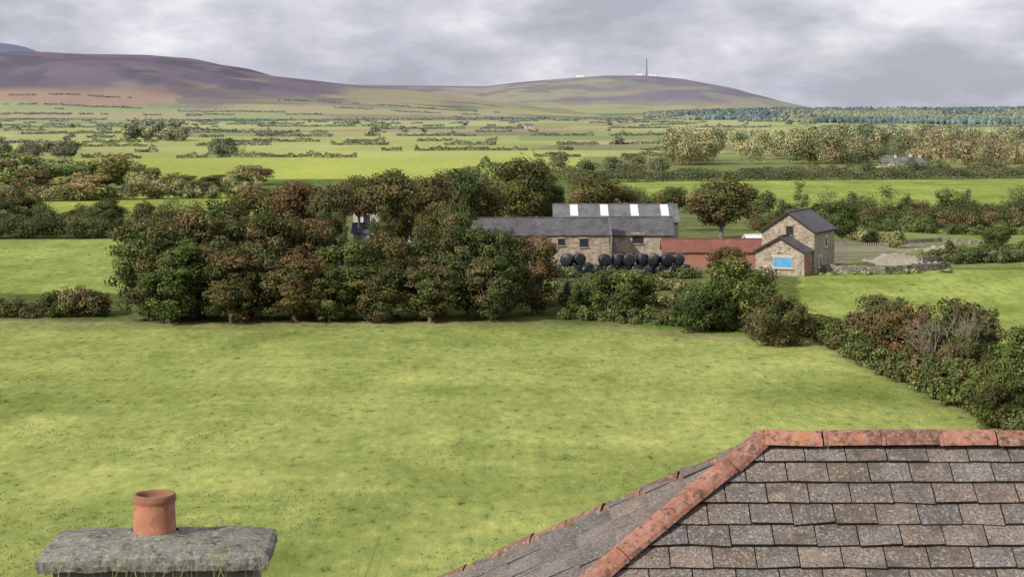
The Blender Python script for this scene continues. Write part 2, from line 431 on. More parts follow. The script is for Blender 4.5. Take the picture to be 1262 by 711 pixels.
# bushes on the bank and field edge
for a_ in [(718, 818, 330, 175, 'bushg', 1), (826, 905, 345, 163, 'bushg', 1), (855, 965, 318, 166, 'bushg', 0), (913, 1000, 364, 154, 'bushb', 0), (868, 925, 300, 195, 'bushb', 1), (960, 1040, 385, 161, 'bushg', 1),
          (1042, 1130, 358, 149, 'bushb', 1), (1075, 1165, 375, 143, 'bushb', 0), (1130, 1240, 372, 140, 'bushb', 0), (1190, 1300, 425, 119, 'bushg', 0), (1225, 1330, 400, 130, 'bushg', 1), (1150, 1225, 410, 131, 'bushb', 1),
          (1208, 1246, 280, 250, 'bushg', 1), (690, 730, 345, 178, 'bushg', 1), (1195, 1262, 455, 114, 'bushg', 1), (55, 95, 366, 175, 'bushg', 1), (88, 140, 358, 176, 'bushb', 0), (0, 50, 370, 175, 'bushb', 0)]:
    plant('bush', a_[4], *a_[:4], v=a_[5])
# left middle distance
for a_ in [(0, 62, 240, 300, 'tree', 0), (-50, 20, 235, 290, 'tree', 1), (70, 105, 258, 285, 'tree', 2), (110, 152, 243, 285, 'tree', 0), (160, 192, 246, 300, 'tree', 1), (195, 240, 258, 290, 'tree', 0), (30, 75, 268, 275, 'tree', 1)]:
    plant('tree', a_[4], *a_[:4], v=a_[5])
for a_ in [(-30, 60, 186, 430, 'light', 2), (30, 115, 193, 440, 'light', 0), (85, 178, 190, 450, 'light', 1), (150, 205, 200, 430, 'light', 1), (190, 245, 212, 425, 'tree', 1), (235, 290, 215, 440, 'fullb', 0), (280, 340, 203, 480, 'light', 2), (15, 70, 210, 405, 'fullb', 1), (60, 140, 212, 400, 'light', 0), (-80, -10, 190, 430, 'light', 0), (330, 400, 228, 400, 'tree', 1)]:
    plant('tree', a_[4], *a_[:4], v=a_[5])

def scatter_leaves(name, items, leaf, pal, seed, dens=1.0):
    """items: (X,Y,H,W) small distant crowns merged into one object"""
    r = np.random.default_rng(seed); Q = []; C = []
    for X, Y, H, W in items:
        nl = int(min(1600, max(30, 2.2*dens*W*H/(leaf*leaf))))
        q, c_, _ = crown(H, W, -.05, max(5, min(22, nl//12)), nl, leaf, pal, r, box_=.35, cl=(.14, .26))
        q = q+np.array([X, Y, 0]); q[..., 2] += tz1(X, Y)-.1
        Q.append(q); C.append(c_*r.uniform(.75, 1.25))
    me_ = quads_mesh(name, np.concatenate(Q), np.concatenate(C), [FLEAF]); o = bpy.data.objects.new(name, me_); return link(o)
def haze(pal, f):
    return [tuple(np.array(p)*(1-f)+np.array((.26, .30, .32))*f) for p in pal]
def gp(u, v):
    Y = EYE/(K*(v-135)); return (u-631)*K*Y, Y
def hedge_w(P0, P1, hgt, wid, pal, seed, gap=0., ragged=.5, name='hedgerow', curve=None):
    """continuous hedgerow of small leaf clumps between two ground points"""
    x0, y0 = P0; x1, y1 = P1
    L = math.hypot(x1-x0, y1-y0); r = np.random.default_rng(seed); ym = (y0+y1)/2
    leaf = max(.11, ym*K*.9)
    n = int(min(26000, 3.2*L*hgt/(leaf*leaf)))
    t = r.uniform(0, 1, n); sL = t*L
    g = fbm(sL/(hgt*14), sL*0+seed*3.3, 2, 2); keep = g > gap; t = t[keep]; sL = sL[keep]; n = len(t)
    if n < 5: return
    h = hgt*(1-ragged+2*ragged*fbm(sL/(hgt*1.7), sL*0+seed, 4, 3)**1.3)
    spike = vnoise(sL/(hgt*2.2), sL*0+seed*1.7, 8); h = h*(1+.9*sstep(.72, .9, spike))
    zf = r.uniform(0, 1, n)**.8; lat = r.normal(size=n)*wid*.28*np.sqrt(1.02-zf*zf)
    dx, dy = (x1-x0)/L, (y1-y0)/L
    cv = (vnoise(sL/90, sL*0+seed, 12)-.5)*min(12, L*.02)
    X = x0+dx*sL-dy*(lat+cv); Y = y0+dy*sL+dx*(lat+cv); Z = tz(X, Y)+zf*h
    Nn = norm(np.stack([r.normal(size=n)*.6, -np.abs(r.normal(size=n))*.4+lat/wid, .5+r.normal(size=n)*.4], 1)+1e-6)
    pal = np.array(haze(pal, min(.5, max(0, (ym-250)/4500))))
    hsh = (np.abs(np.sin(np.floor(sL/(hgt*1.6))*91.7+seed)*4375.5) % 1*len(pal)).astype(int) % len(pal)
    c = pal[hsh]*r.uniform(.6, 1.4, (n, 1))*(.75+.5*vnoise(sL/(hgt*1.2), zf*2, seed))[:, None]
    q = leaf_quads(np.stack([X, Y, Z], 1), Nn, leaf*r.uniform(.6, 1.3, n), r)
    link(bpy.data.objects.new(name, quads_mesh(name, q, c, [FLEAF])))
def hedge(u0, v0, u1, v1, hgt, wid, pal, seed, gap=.0, ragged=.5, **k):
    P0, P1 = gp(u0, v0), gp(u1, v1); ym = (P0[1]+P1[1])/2
    if ym > 420:
        hedge_w(P0, P1, hgt, wid, pal, seed, gap, ragged); return
    L = math.hypot(P1[0]-P0[0], P1[1]-P0[1]); r = np.random.default_rng(seed+500); st = max(.8, wid*.33); items = []
    for i in range(int(L/st)):
        t = min(1, (i+r.uniform())*st/L)
        if fbm(np.array([i*st/(hgt*7)]), np.array([seed*3.3]), 2, 2)[0] < gap: continue
        h = hgt*(1-ragged+ragged*2*r.uniform()**1.4)*(.8+.5*vnoise(i*st/(hgt*4), seed, 4))
        items.append((P0[0]+(P1[0]-P0[0])*t+r.normal()*wid*.1, P0[1]+(P1[1]-P0[1])*t+r.normal()*wid*.22, h, wid*r.uniform(.7, 1.3)))
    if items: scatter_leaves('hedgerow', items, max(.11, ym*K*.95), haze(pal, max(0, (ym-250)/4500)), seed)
# near/mid hedges
hedge(-20, 391, 140, 391, 1.7, 2.2, DKGR+BROWN, 1, ragged=.7)
hedge(-30, 304, 150, 303, 3.0, 4.0, DKGR, 2); hedge(-30, 292, 240, 292, 4.0, 5, DKGR, 3)
hedge(-30, 283, 150, 282, 3.0, 4.0, DKGR, 33)
hedge(-40, 250, 330, 243, 3.6, 5, DKGR+LIGHT, 4, gap=.3)
hedge(690, 392, 1010, 415, 1.1, 1.8, GREEN+MIXED, 5, ragged=.6)
hedge(690, 380, 850, 382, 1.5, 2.4, MIXED+LIGHT+GREEN, 6); hedge(700, 368, 860, 370, 1.3, 2.4, MIXED+LIGHT, 36); hedge(700, 356, 860, 357, 1.0, 2.4, MIXED+GREEN, 37)
hedge(1010, 420, 1110, 470, 1.5, 2.0, GREEN+MIXED, 7, ragged=.6); hedge(1100, 462, 1275, 545, 1.6, 2.4, GREEN+MIXED, 8, ragged=.6)
hedge(930, 290, 1300, 282, 3.2, 4, DKGR+BROWN, 9); hedge(960, 273, 1300, 268, 4.4, 5, DKGR, 10); hedge(1040, 280, 1300, 276, 3.6, 5, DKGR+MIXED, 19)
hedge(1030, 284, 1150, 296, 2.4, 3.5, GREEN+DKGR, 11); hedge(1170, 338, 1300, 334, 1.5, 2.2, DKGR, 12)
hedge(1040, 302, 1110, 318, 1.8, 2.5, GREEN+LIGHT, 13); hedge(1110, 300, 1300, 296, 1.6, 3, GREEN+DKGR, 43, gap=.4)
hedge(760, 262, 960, 262, 3.6, 4.5, DKGR, 14)
hedge(700, 226, 1300, 219, 2.6, 4, DKGR, 15, ragged=.4); hedge(800, 222, 1300, 215.5, 2.8, 5, DKGR, 16, ragged=.5); hedge(560, 224, 800, 220, 4, 6, DKGR+MIXED, 17)
hedge(0, 226, 420, 223, 5, 7, DKGR+LIGHT, 18, gap=.4)
# hedges bounding the distant fields
sd = 50
for i, vb in enumerate(BANDS[1:-1]):
    for seg in range(5):
        ua = -90+seg*280; ub = ua+285
        def vline(u): return vb-.004*(u-631)-float(wob(np.array([u*1.]), vb)[0])
        Ym = EYE/(K*(vb-135))
        hedge(ua, vline(ua), ub, vline(ub), 1.35+Ym*.00045, 2.4+Ym*.001, DKGR+MIXED+GREEN, sd, gap=rng.choice([.44, .50, .56, .62]), ragged=.7); sd += 1
    for c_ in range(2):
        u_ = rng.uniform(-40, 1290); vt = BANDS[i]
        if 150 < vb < 176: hedge(u_, vb, u_+rng.uniform(-70, 70), max(vt, 148.5), 1.5, 3, DKGR, sd, gap=.3); sd += 1
for i in range(30):
    Yh = rng.uniform(3050, 4100); Xh = rng.uniform(-1300, 500); Lh = rng.uniform(150, 420); an = rng.normal()*.15
    hedge_w((Xh, Yh), (Xh+math.cos(an)*Lh, Yh+math.sin(an)*Lh*.7), 3.0, 5, DKGR+MIXED, sd, gap=.45); sd += 1
def grove(name, n, u, v, H, W, pal, seed, line=False):
    r = np.random.default_rng(seed); it = []; ys = []
    for _ in range(n):
        uu = r.uniform(*u); v_ = r.uniform(*v)
        if line: v_ = min(BANDS[1:-1], key=lambda q: abs(q-v_)); v_ = v_-.004*(uu-631)-float(wob(np.array([uu]), v_)[0])
        X, Y = gp(uu, v_); ys.append(Y)
        it.append((X, Y, r.uniform(*H), r.uniform(*W)))
    ym = float(np.mean(ys))
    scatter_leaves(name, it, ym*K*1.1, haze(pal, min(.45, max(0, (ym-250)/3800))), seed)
grove('distant_trees', 14, (-30, 1290), (160, 186), (3.5, 6), (5, 9), DKGR+MIXED, 301, True)
grove('distant_trees', 14, (-30, 1290), (150, 158), (4, 7), (8, 16), DKGR+MIXED, 302, True)
grove('distant_trees', 13, (158, 188), (172, 174), (8, 14), (8, 13), MIXED+LIGHT, 303); grove('distant_trees', 11, (196, 226), (172, 175), (8, 15), (8, 13), MIXED+LIGHT, 313)
grove('distant_trees', 8, (262, 300), (190, 191.5), (4, 8), (6, 10), DKGR, 304)
grove('distant_trees', 14, (825, 880), (197, 206), (9, 16), (10, 15), LIGHT+GOLD+GREEN, 305); grove('distant_trees', 17, (915, 1025), (195, 204), (9, 15), (10, 15), LIGHT+GOLD+GREEN, 315)
grove('distant_trees', 20, (1130, 1290), (200, 211), (8, 14), (9, 14), LIGHT+GOLD+RUSTY, 306); grove('distant_trees', 12, (1030, 1130), (196, 202), (6, 11), (9, 14), LIGHT+GREEN+RUSTY, 316)
grove('distant_trees', 16, (825, 1290), (184, 190), (8, 13), (10, 16), LIGHT+GREEN, 307); grove('distant_trees', 16, (1000, 1290), (172, 177), (8, 13), (12, 20), GREEN+LIGHT, 317)
grove('distant_trees', 14, (1068, 1150), (213.5, 215.5), (2, 4), (5, 8), LIGHT+GREEN+DKGR, 318)
grove('distant_trees', 7, (640, 830), (210, 220), (4, 7), (6, 9), DKGR+MIXED, 308)
grove('distant_trees', 20, (-30, 90), (184, 196), (4, 7), (7, 12), DKGR+MIXED, 309)
# forest on the rise to the right
def conifers():
    r = np.random.default_rng(5)
    n = 15000
    Y = 1/r.uniform(1/4700, 1/2350, n); uu = 790+r.uniform(0, 1, n)*640
    X = (uu-631)*K*Y
    f = fbm(X/220, Y/420, 71, 3)
    keep = ((f > .36) & (uu > 850+np.clip((3300-Y)*.12, 0, 110)+(f-.5)*300)) | ((uu > 795) & (Y > 3500) & (f > .3))
    keep &= ~((f > .50) & (f < .57) & (Y < 3500))
    X = X[keep]; Y = Y[keep]; n = len(X); Z = tz(X, Y)-.8
    H = r.uniform(5, 9.5, n)*(1+.5*(fbm(X/60, Y/60, 3, 2)-.5)); w = H*r.uniform(.45, .8, n)
    base = np.array([.105, .14, .14])[None]*r.uniform(.6, 1.4, (n, 1))*(.6+.8*fbm(X/150, Y/200, 8, 2))[:, None]; lt = (fbm(X/120, Y/300, 33, 2)+r.normal(size=n)*.05) > .56  # bluish distance haze is part of this base green
    base[lt] = (np.array([.20, .225, .155])*r.uniform(.7, 1.2, (n, 1)))[lt]
    Q = []; C = []; ns = 6; an = np.linspace(0, 2*math.pi, ns+1)
    for (a0, r0, a1, r1) in ((0, .75, .45, 1), (.45, 1, .8, .65), (.8, .65, 1, .06)):
        ph = r.uniform(0, 6, n)
        for j in range(ns):
            def P(ang, rad, hh):
                return np.stack([X+np.cos(ang+ph)*rad, Y+np.sin(ang+ph)*rad, Z+H*hh], 1)
            Q.append(np.stack([P(an[j], w*r0*.7, a0), P(an[j+1], w*r0*.7, a0), P(an[j+1], w*r1*.7, a1), P(an[j], w*r1*.7, a1)], 1)); C.append(base*r.uniform(.8, 1.2, (n, 1)))
    link(bpy.data.objects.new('conifer_forest', quads_mesh('conifer_forest', np.concatenate(Q), np.concatenate(C), [FLEAF])))
conifers()

# leafless shrub
def bare_shrub(name, u, Y, H, W, seed, n=150):
    r = np.random.default_rng(seed); Q = []
    X = (u-631)*K*Y; z0 = tz1(X, Y)
    def grow(p, d, L, rad, depth):
        q = p+d*L*.5+r.normal(size=3)*L*.05; e = q+norm(d+r.normal(size=3)*.18)*L*.5
        Q.append(tube(p, q, rad, rad*.8, 4)); Q.append(tube(q, e, rad*.8, rad*.55, 4))
        if depth > 0:
            for k_ in range(4):
                st = q if k_ == 0 else e
                nd = norm(d+r.normal(size=3)*.5+np.array([0, 0, .12])); grow(st, nd, L*r.uniform(.5, .75), rad*.6, depth-1)
    for i in range(9):
        an = r.uniform(0, 2*math.pi); t = r.uniform(.1, 1)
        grow(np.array([math.cos(an)*W*.1, math.sin(an)*W*.1, -.2]), norm(np.array([math.cos(an)*t*W*.28, math.sin(an)*t*W*.28, H*.38])), H*.42, .05, 3)
    q = np.concatenate(Q)
    c = np.tile(np.array((.24, .21, .15)), (len(q), 1))*r.uniform(.7, 1.2, (len(q), 1))
    o = link(bpy.data.objects.new(name, quads_mesh(name, q, c, [WOOD]))); o.location = (X, Y, z0)
bare_shrub('leafless_shrub', 1172, 136, 5.2, 5.6, 3)
bare_shrub('leafless_shrub', 712, 181, 4.0, 3, 8)

# grass tufts
def grass(name, n, Xf, Yr, hgt, wid, cols, seed, nb=5):
    r = np.random.default_rng(seed)
    v = r.uniform(0, 1, n)
    Y = 1/(1/Yr[0]*(1-v)+1/Yr[1]*v)
    X = r.uniform(Xf[0], Xf[1], n)*Y
    keep = (fbm(X/6, Y/9, 61, 3)+r.normal(size=n)*.08) > .52
    X = X[keep]; Y = Y[keep]
    Z = tz(X, Y)
    X = np.repeat(X, nb)+r.normal(size=len(X)*nb)*wid*3; Y = np.repeat(Y, nb)+r.normal(size=len(Y)*nb)*wid*3; Z = np.repeat(Z, nb)
    m_ = len(X); h = hgt*r.uniform(.4, 1.3, m_); an = r.uniform(0, math.pi, m_); w = wid*r.uniform(.4, 1, m_)
    ax = np.stack([np.cos(an)*w, np.sin(an)*w, np.zeros(m_)], 1)
    P = np.stack([X, Y, Z-.02], 1); L_ = r.normal(size=(m_, 3))*h[:, None]*.5; L_[:, 2] = h
    Q = np.stack([P-ax, P+ax, P+ax*.25+L_, P-ax*.25+L_], 1)
    cols = np.array(cols); c = cols[r.integers(0, len(cols), m_)]*r.uniform(.75, 1.25, (m_, 1))
    return link(bpy.data.objects.new(name, quads_mesh(name, Q, c, [LEAF])))
grass('grass_tufts', 11000, (-.29, .26), (76, 168), .075, .055, [(.15, .19, .055), (.24, .28, .08), (.34, .35, .15)], 11, nb=5)
def near_grass():
    r = np.random.default_rng(9); n = 900
    X = np.concatenate([r.uniform(-.86, -.10, 620), r.uniform(-1.25, -.85, 280)]); Y = r.uniform(4.0, 4.9, n)
    h = np.minimum(.46+r.exponential(.07, n), .74)
    Q = []; an = r.uniform(-.6, .6, n); dx = r.normal(size=n)*.12
    for i in range(n):
        p = np.array([X[i], Y[i], 17.28]); w = np.array([math.cos(an[i]), math.sin(an[i]), 0])*.0036
        for s_ in range(4):
            t0 = s_/4; t1 = (s_+1)/4
            a0 = p+np.array([dx[i]*t0*t0, 0, h[i]*t0]); a1 = p+np.array([dx[i]*t1*t1, 0, h[i]*t1])
            Q.append([a0-w*(1-t0), a0+w*(1-t0), a1+w*(1-t1+.05), a1-w*(1-t1+.05)])
    Q = np.array(Q); c = np.repeat(np.array([(.26, .32, .09), (.36, .35, .15), (.22, .28, .07)])[r.integers(0, 3, n)], 4, axis=0)
    link(bpy.data.objects.new('long_grass', quads_mesh('long_grass', Q, c, [LEAF])))
near_grass()

# ---------------------------------------------------------------- buildings
def gabled(parent, L, W, eave, ridge, wall, roof, pfx='', ox=0, oy=0, over=.25, th=.12, verge=None):
    """ridge runs along local x; centred at ox,oy"""
    h = ridge
    v = [(-L/2, -W/2, -.8), (L/2, -W/2, -.8), (L/2, W/2, -.8), (-L/2, W/2, -.8), (-L/2, -W/2, eave), (L/2, -W/2, eave), (L/2, W/2, eave), (-L/2, W/2, eave), (-L/2, 0, h), (L/2, 0, h)]
    f = [(0, 1, 5, 4), (2, 3, 7, 6), (1, 2, 6, 9, 5), (3, 0, 4, 8, 7), (4, 5, 9, 8), (6, 7, 8, 9), (0, 3, 2, 1)]
    polymesh(pfx+'walls', v, f, wall, parent, (ox, oy, 0))
    p = math.atan2(h-eave, W/2); sl = (W/2)/math.cos(p)+over
    for sgn, nm in ((-1, 'roof_slope_1'), (1, 'roof_slope_2')):
        LL = L+2*over
        vv = [(-LL/2, 0, .02), (LL/2, 0, .02), (LL/2, -sl, .02), (-LL/2, -sl, .02), (-LL/2, 0, .02+th), (LL/2, 0, .02+th), (LL/2, -sl, .02+th), (-LL/2, -sl, .02+th)]
        o = polymesh(pfx+nm, vv, [(0, 1, 2, 3), (4, 7, 6, 5), (0, 4, 5, 1), (1, 5, 6, 2), (2, 6, 7, 3), (3, 7, 4, 0)], roof, parent)
        o.rotation_euler = (p, 0, 0) if sgn < 0 else (p, 0, math.pi)
        o.location = (ox, oy, h)
    box(pfx+'ridge_capping', (ox, oy, h+th+.05), (L+2*over, .3, .10), roof, parent)
    if verge:
        for ex in (-1, 1):
            for sgn in (-1, 1):
                b_ = box(pfx+'bargeboard', (ox+ex*(L/2+over+.03), oy+sgn*(W/4+over/3), (h+eave)/2-over*.12), (.06, sl, .2), verge, parent, (-sgn*p, 0, 0))
def opening(parent, name, c, w, h, face, pane=GLASS, frame=WHITEP, lint=PALE, arch=False):
    """face: 'x+','y-' wall normals in local frame; c on wall plane"""
    ax = face[0]; sg = 1 if face[1] == '+' else -1
    def d(a, b, t): return (t, a, b) if ax == 'x' else (a, t, b)
    def off(o_, a=0, z=0):
        return (c[0]+sg*o_, c[1]+a, c[2]+z) if ax == 'x' else (c[0]+a, c[1]+sg*o_, c[2]+z)
    box(name+'_pane', off(.0), d(w, h, .06), pane, parent)
    t = .09
    box(name+'_frame', off(.02, 0, h/2+t/2), d(w+2*t, t, .10), frame, parent); box(name+'_frame', off(.02, 0, -h/2-t/2), d(w+2*t, t, .10), frame, parent)
    box(name+'_frame', off(.02, w/2+t/2), d(t, h, .10), frame, parent); box(name+'_frame', off(.02, -w/2-t/2), d(t, h, .10), frame, parent)
    box(name+'_lintel', off(.02, 0, h/2+t+.11), d(w+.6, .22, .14), lint, parent)
    box(name+'_sill', off(.05, 0, -h/2-t-.05), d(w+.4, .10, .24), lint, parent)
def at(u, Y): return (u-631)*K*Y
# stone house with gable facing us
ax_yaw = math.atan2(-math.cos(R(25)), -math.sin(R(25)))
dirx = np.array([math.cos(ax_yaw), math.sin(ax_yaw)])
f0 = np.array([at(961, 205), 205.0])         # front of the single-storey part
cm = f0-dirx*(3.0+4.0)
zb = tz1(cm[0], cm[1])
H1 = empty('stone_house', (cm[0], cm[1], zb), ax_yaw)
gabled(H1, 8.0, 5.9, 4.5, 6.5, STONE, SLATE, verge=DARKW)
ox = 5.5
gabled(H1, 3.0, 5.4, 2.5, 4.0, STONE, SLATE, pfx='porch_', ox=ox, verge=DARKW)
opening(H1, 'gable_window', (4.0, .2, 4.6), .6, .8, 'x+', frame=DARKW, lint=STONE)
opening(H1, 'blue_window', (7.0, .35, 1.35), 2.0, 1.0, 'x+', pane=BLUE, frame=PALE, lint=PALE)
opening(H1, 'side_window', (-.5, 2.95, 3.2), .8, 1.0, 'y+'); opening(H1, 'side_window', (1.8, 2.95, 1.2), .9, 1.1, 'y+')
box('red_door', (5.6, 2.72, 1.05), (1.9, .08, 2.1), BRICK, H1)
box('gutter', (0, 3.32, 4.32), (8.4, .1, .1), DARKW, H1)
for i in range(5):
    an = math.pi*(i+.5)/5
    box('arch_stone', (7.03, .35+math.cos(an)*1.1, 2.12+math.sin(an)*.42), (.1, .5, .16), PALE, H1, (an-math.pi/2, 0, 0))
# barns
def barn(name, u0, u1, Y, W, vE, vR, yaw, roof, wins=(), wall=STONE, verge=None):
    X = at((u0+u1)/2, Y); L = (u1-u0)*K*Y/math.cos(yaw); z0 = tz1(X, Y+W/2)
    e = empty(name, (X, Y+W/2, z0), yaw)
    ev = EYE-(vE-135)*K*Y-z0; rg = EYE-(vR-135)*K*(Y+W/2)-z0
    gabled(e, L, W, ev, rg, wall, roof, verge=verge)
    for u_, zz, w_, h_ in wins:
        opening(e, 'window', (at(u_, Y)-X, -W/2, zz), w_, h_, 'y-', frame=DARKW, lint=STONE)
    return e, L, ev, rg
barn('stone_barn', 575, 749, 219, 6.4, 290, 270, R(3), SLATE, [(718, 2.5, .8, .8), (690, 2.6, .6, .6)], verge=STEEL)
eb = barn('stone_barn', 756, 829, 224, 6.2, 290, 269, R(0), SLATE, [(786, 2.6, 1.1, .9)], verge=DARKW)
es, L, ev, rg = barn('farm_shed', 684, 836, 252, 9, 274, 253, R(0), SLATE_L, wall=SLATE_L)
p = math.atan2(rg-ev, 4.5)
for i in range(4):
    x_ = -L/2+2.6+i*(L-4.2)/3
    t_ = .38
    sl_ = 4.5/math.cos(p)
    b_ = box('skylight', (x_, -4.5*t_, rg-(rg-ev)*t_+.19), (1.05, sl_*.66, .05), SKYL, es, (p, 0, 0))
# red sheet lean-to roof
Xr = at(880, 216); zr = tz1(Xr, 218)
er = empty('red_roofed_shed', (Xr, 218, zr), R(-2))
gabled(er, 11.2, 5.0, 1.7, 2.9, BRICK, RUST)
Xw = at(948, 222); ew = empty('white_outbuilding', (Xw, 224, tz1(Xw, 224)), R(10)); gabled(ew, 5, 4, 2.2, 3.0, RENDER, SKYL)
# white farmhouse among the trees
Xf = at(478, 246); ef = empty('white_farmhouse', (Xf, 250, tz1(Xf, 250)), R(4))
gabled(ef, 9.5, 6, 4.8, 6.9, RENDER_D, SLATE)
box('chimney_stack', (1.6, 0, 7.9), (.8, 1.1, 2.4), RENDER_D, ef)
box('chimney_pot', (1.6, 0, 9.25), (.3, .3, .32), BRICK, ef)
for xx in (-3, 0, 3):
    opening(ef, 'window', (xx, -3, 3.6), .9, 1.2, 'y-'); opening(ef, 'window', (xx, -3, 1.3), .9, 1.2, 'y-')
Xf = at(445, 226); ef = empty('rendered_outbuilding', (Xf, 228, tz1(Xf, 228)), R(0)); gabled(ef, 1.9, 4, 3.2, 4.1, simple('grey_wall_render', (.3, .3, .29), (.4, .39, .37), 1), simple('blue_slate', (.08, .10, .15), (.12, .15, .21), 1))
# distant houses
for (u_, v_, L_, H_, yw) in ((1112, 212, 6, 3.4, 0), (1127, 212, 4.5, 3.2, 20), (1096, 212, 4.5, 3.1, -10), (652, 159, 9, 3.6, 10)):
    X, Y = gp(u_, v_); e = empty('cottage', (X, Y, tz1(X, Y)), R(yw)); gabled(e, L_, 5, H_*.8, H_*1.3, RENDER_D, SLATE_L)
    opening(e, 'window', (-L_*.25, -2.5, 1.4), 1, 1.1, 'y-'); opening(e, 'window', (L_*.25, -2.5, 1.4), 1, 1.1, 'y-')
    box('chimney', (L_*.4, 0, H_*1.3+.4), (.7, .7, 1.1), RENDER_D, e)
# mast on the hill
Xm, Ym = (797-631)*K*7450, 7450.; zm = tz1(Xm, Ym)
MASTM = simple('painted_steel', (.16, .16, .17), (.22, .22, .23), .3, .5)
mast = empty('radio_mast', (Xm, Ym, zm))
Q = []; Hm = 66
for i in range(11):
    z0, z1 = i*6, i*6+6; w0 = 2.6-1.6*z0/Hm; w1 = 2.6-1.6*z1/Hm
    cs = [(-1, -1), (1, -1), (1, 1), (-1, 1)]
    for j, (a_, b_) in enumerate(cs):
        c_, d_ = cs[(j+1) % 4]
        Q += [tube((a_*w0, b_*w0, z0), (a_*w1, b_*w1, z1), .6, .6, 4), tube((a_*w0, b_*w0, z0), (c_*w1, d_*w1, z1), .35, .35, 4), tube((a_*w1, b_*w1, z1), (c_*w1, d_*w1, z1), .35, .35, 4)]
Q.append(tube((0, 0, -2), (0, 0, 74), .6, .5, 6))
Q = np.concatenate(Q); o = link(bpy.data.objects.new('lattice', quads_mesh('lattice', Q, np.tile((.3, .3, .3), (len(Q), 1)), [MASTM])), mast)
box('dish', (0, -2.5, 40), (2.4, .8, 2.4), WHITEP, mast)
for du, w_ in ((-9, 24), (4, 18), (-82, 30), (10, 12)):
    X = (797+du-631)*K*7430; e = empty('radio_station', (X, 7430, tz1(X, 7430)-1)); gabled(e, w_, 12, 6, 8, RENDER, WHITEP)

# silage bales
def bale_mesh():
    pr = [(0, -.62), (.50, -.62), (.60, -.58), (.655, -.48), (.67, 0), (.655, .48), (.60, .58), (.50, .62), (0, .62)]; n = 20; v = []; f = []
    for (r0, z) in pr:
        for j in range(n):
            a0 = 2*math.pi*j/n; rr = r0*(1+.025*math.sin(3*a0+z*4)); v.append((rr*math.cos(a0), z, rr*math.sin(a0)))
    for i in range(len(pr)-1):
        for j in range(n): f.append((i*n+j, i*n+(j+1) % n, (i+1)*n+(j+1) % n, (i+1)*n+j))
    me_ = bpy.data.meshes.new('silage_bale'); me_.from_pydata(v, [], f)
    bm = bmesh.new(); bm.from_mesh(me_); bmesh.ops.remove_doubles(bm, verts=bm.verts, dist=1e-4); bmesh.ops.recalc_face_normals(bm, faces=bm.faces); bm.to_mesh(me_); bm.free()
    me_.polygons.foreach_set('use_smooth', [True]*len(me_.polygons)); me_.materials.append(BALE); return me_
BM = bale_mesh(); rb = np.random.default_rng(4)
for row in range(2):
    nB = 11-row
    for i in range(nB):
        x_ = at(684, 204)+.66+i*1.32+row*.66+rb.normal()*.04; y_ = 204+rb.normal()*.3
        if row and i in (2,): continue
        o = link(bpy.data.objects.new('silage_bale', BM)); up = rb.uniform() < .35
        o.location = (x_, y_, tz1(x_, y_)+.64+row*1.14); o.rotation_euler = (math.pi/2 if up else 0, rb.uniform(0, 6) if not up else 0, rb.uniform(-.5, .5))
        s_ = rb.uniform(.95, 1.05); o.scale = (s_, 1, s_)
for i in range(6):
    x_ = at(700+i*24, 207); o = link(bpy.data.objects.new('silage_bale', BM)); o.location = (x_, 206.2, tz1(x_, 206)+.64); o.rotation_euler = (0, i, .3)

# stone walls, rubble, fence
def wall(name, pts, h=1.1, w=.55, seed=1):
    r = np.random.default_rng(seed); P = []
    for (x0, y0), (x1, y1) in zip(pts[:-1], pts[1:]):
        n = max(2, int(math.hypot(x1-x0, y1-y0)/.6))
        for i in range(n): P.append((x0+(x1-x0)*i/n, y0+(y1-y0)*i/n))
    P.append(pts[-1]); v = []; f = []
    for i, (x, y) in enumerate(P):
        a_ = np.array(P[min(i+1, len(P)-1)])-np.array(P[max(i-1, 0)]); a_ = a_/np.linalg.norm(a_); nx, ny = -a_[1], a_[0]
        z = tz1(x, y); hh = h*(1+r.normal()*.08)
        for (o_, zz) in ((-w/2*1.15, -.3), (-w/2*.8, hh), (w/2*.8, hh*(1+r.normal()*.03)), (w/2*1.15, -.3)): v.append((x+nx*o_+r.normal()*.02, y+ny*o_+r.normal()*.03, z+zz))
    for i in range(len(P)-1):
        for j in range(3): f.append((i*4+j, i*4+j+1, i*4+5+j, i*4+4+j))
    f += [(0, 1, 2, 3), tuple(len(v)-4+q for q in (3, 2, 1, 0))]
    polymesh(name, v, f, WALLST)
wall('stone_wall', [gp(1003, 349), gp(1090, 352), gp(1170, 345)], .8)
wall('stone_wall', [gp(1135, 338), gp(1195, 333), gp(1262, 330), gp(1330, 328)], .9, seed=3)
wall('stone_wall', [gp(955, 352), gp(1000, 350)], .8, seed=5)
wall('stone_wall', [gp(1090, 312), gp(1160, 308), gp(1210, 312)], .5, seed=6)
hedge(1010, 353, 1180, 350, .6, 1.4, GREEN+LIGHT, 91, gap=.4); hedge(1140, 328, 1300, 322, 1.6, 2.2, DKGR+GREEN, 92, gap=.1)
def rocks(name, u, Y, n, spread, hgt, seed, mat):
    r = np.random.default_rng(seed); bm = bmesh.new(); X = at(u, Y)
    for i in range(n):
        d = norm(r.normal(size=2))*abs(r.normal())*spread*.5; x, y = X+d[0], Y+d[1]*.5
        t = math.exp(-(d[0]**2+d[1]**2)/(spread*.5)**2)
        s_ = r.uniform(.15, .5); z = tz1(x, y)+hgt*t*r.uniform(.3, 1)
        res = bmesh.ops.create_icosphere(bm, subdivisions=1, radius=s_, matrix=Matrix.Translation((x, y, z)) @ Matrix.Diagonal((1.3, 1, .7, 1)))
        for vv in res['verts']: vv.co += Vector(r.normal(size=3)*s_*.16)
    me_ = bpy.data.meshes.new(name); bm.to_mesh(me_); bm.free(); me_.materials.append(mat); link(bpy.data.objects.new(name, me_))
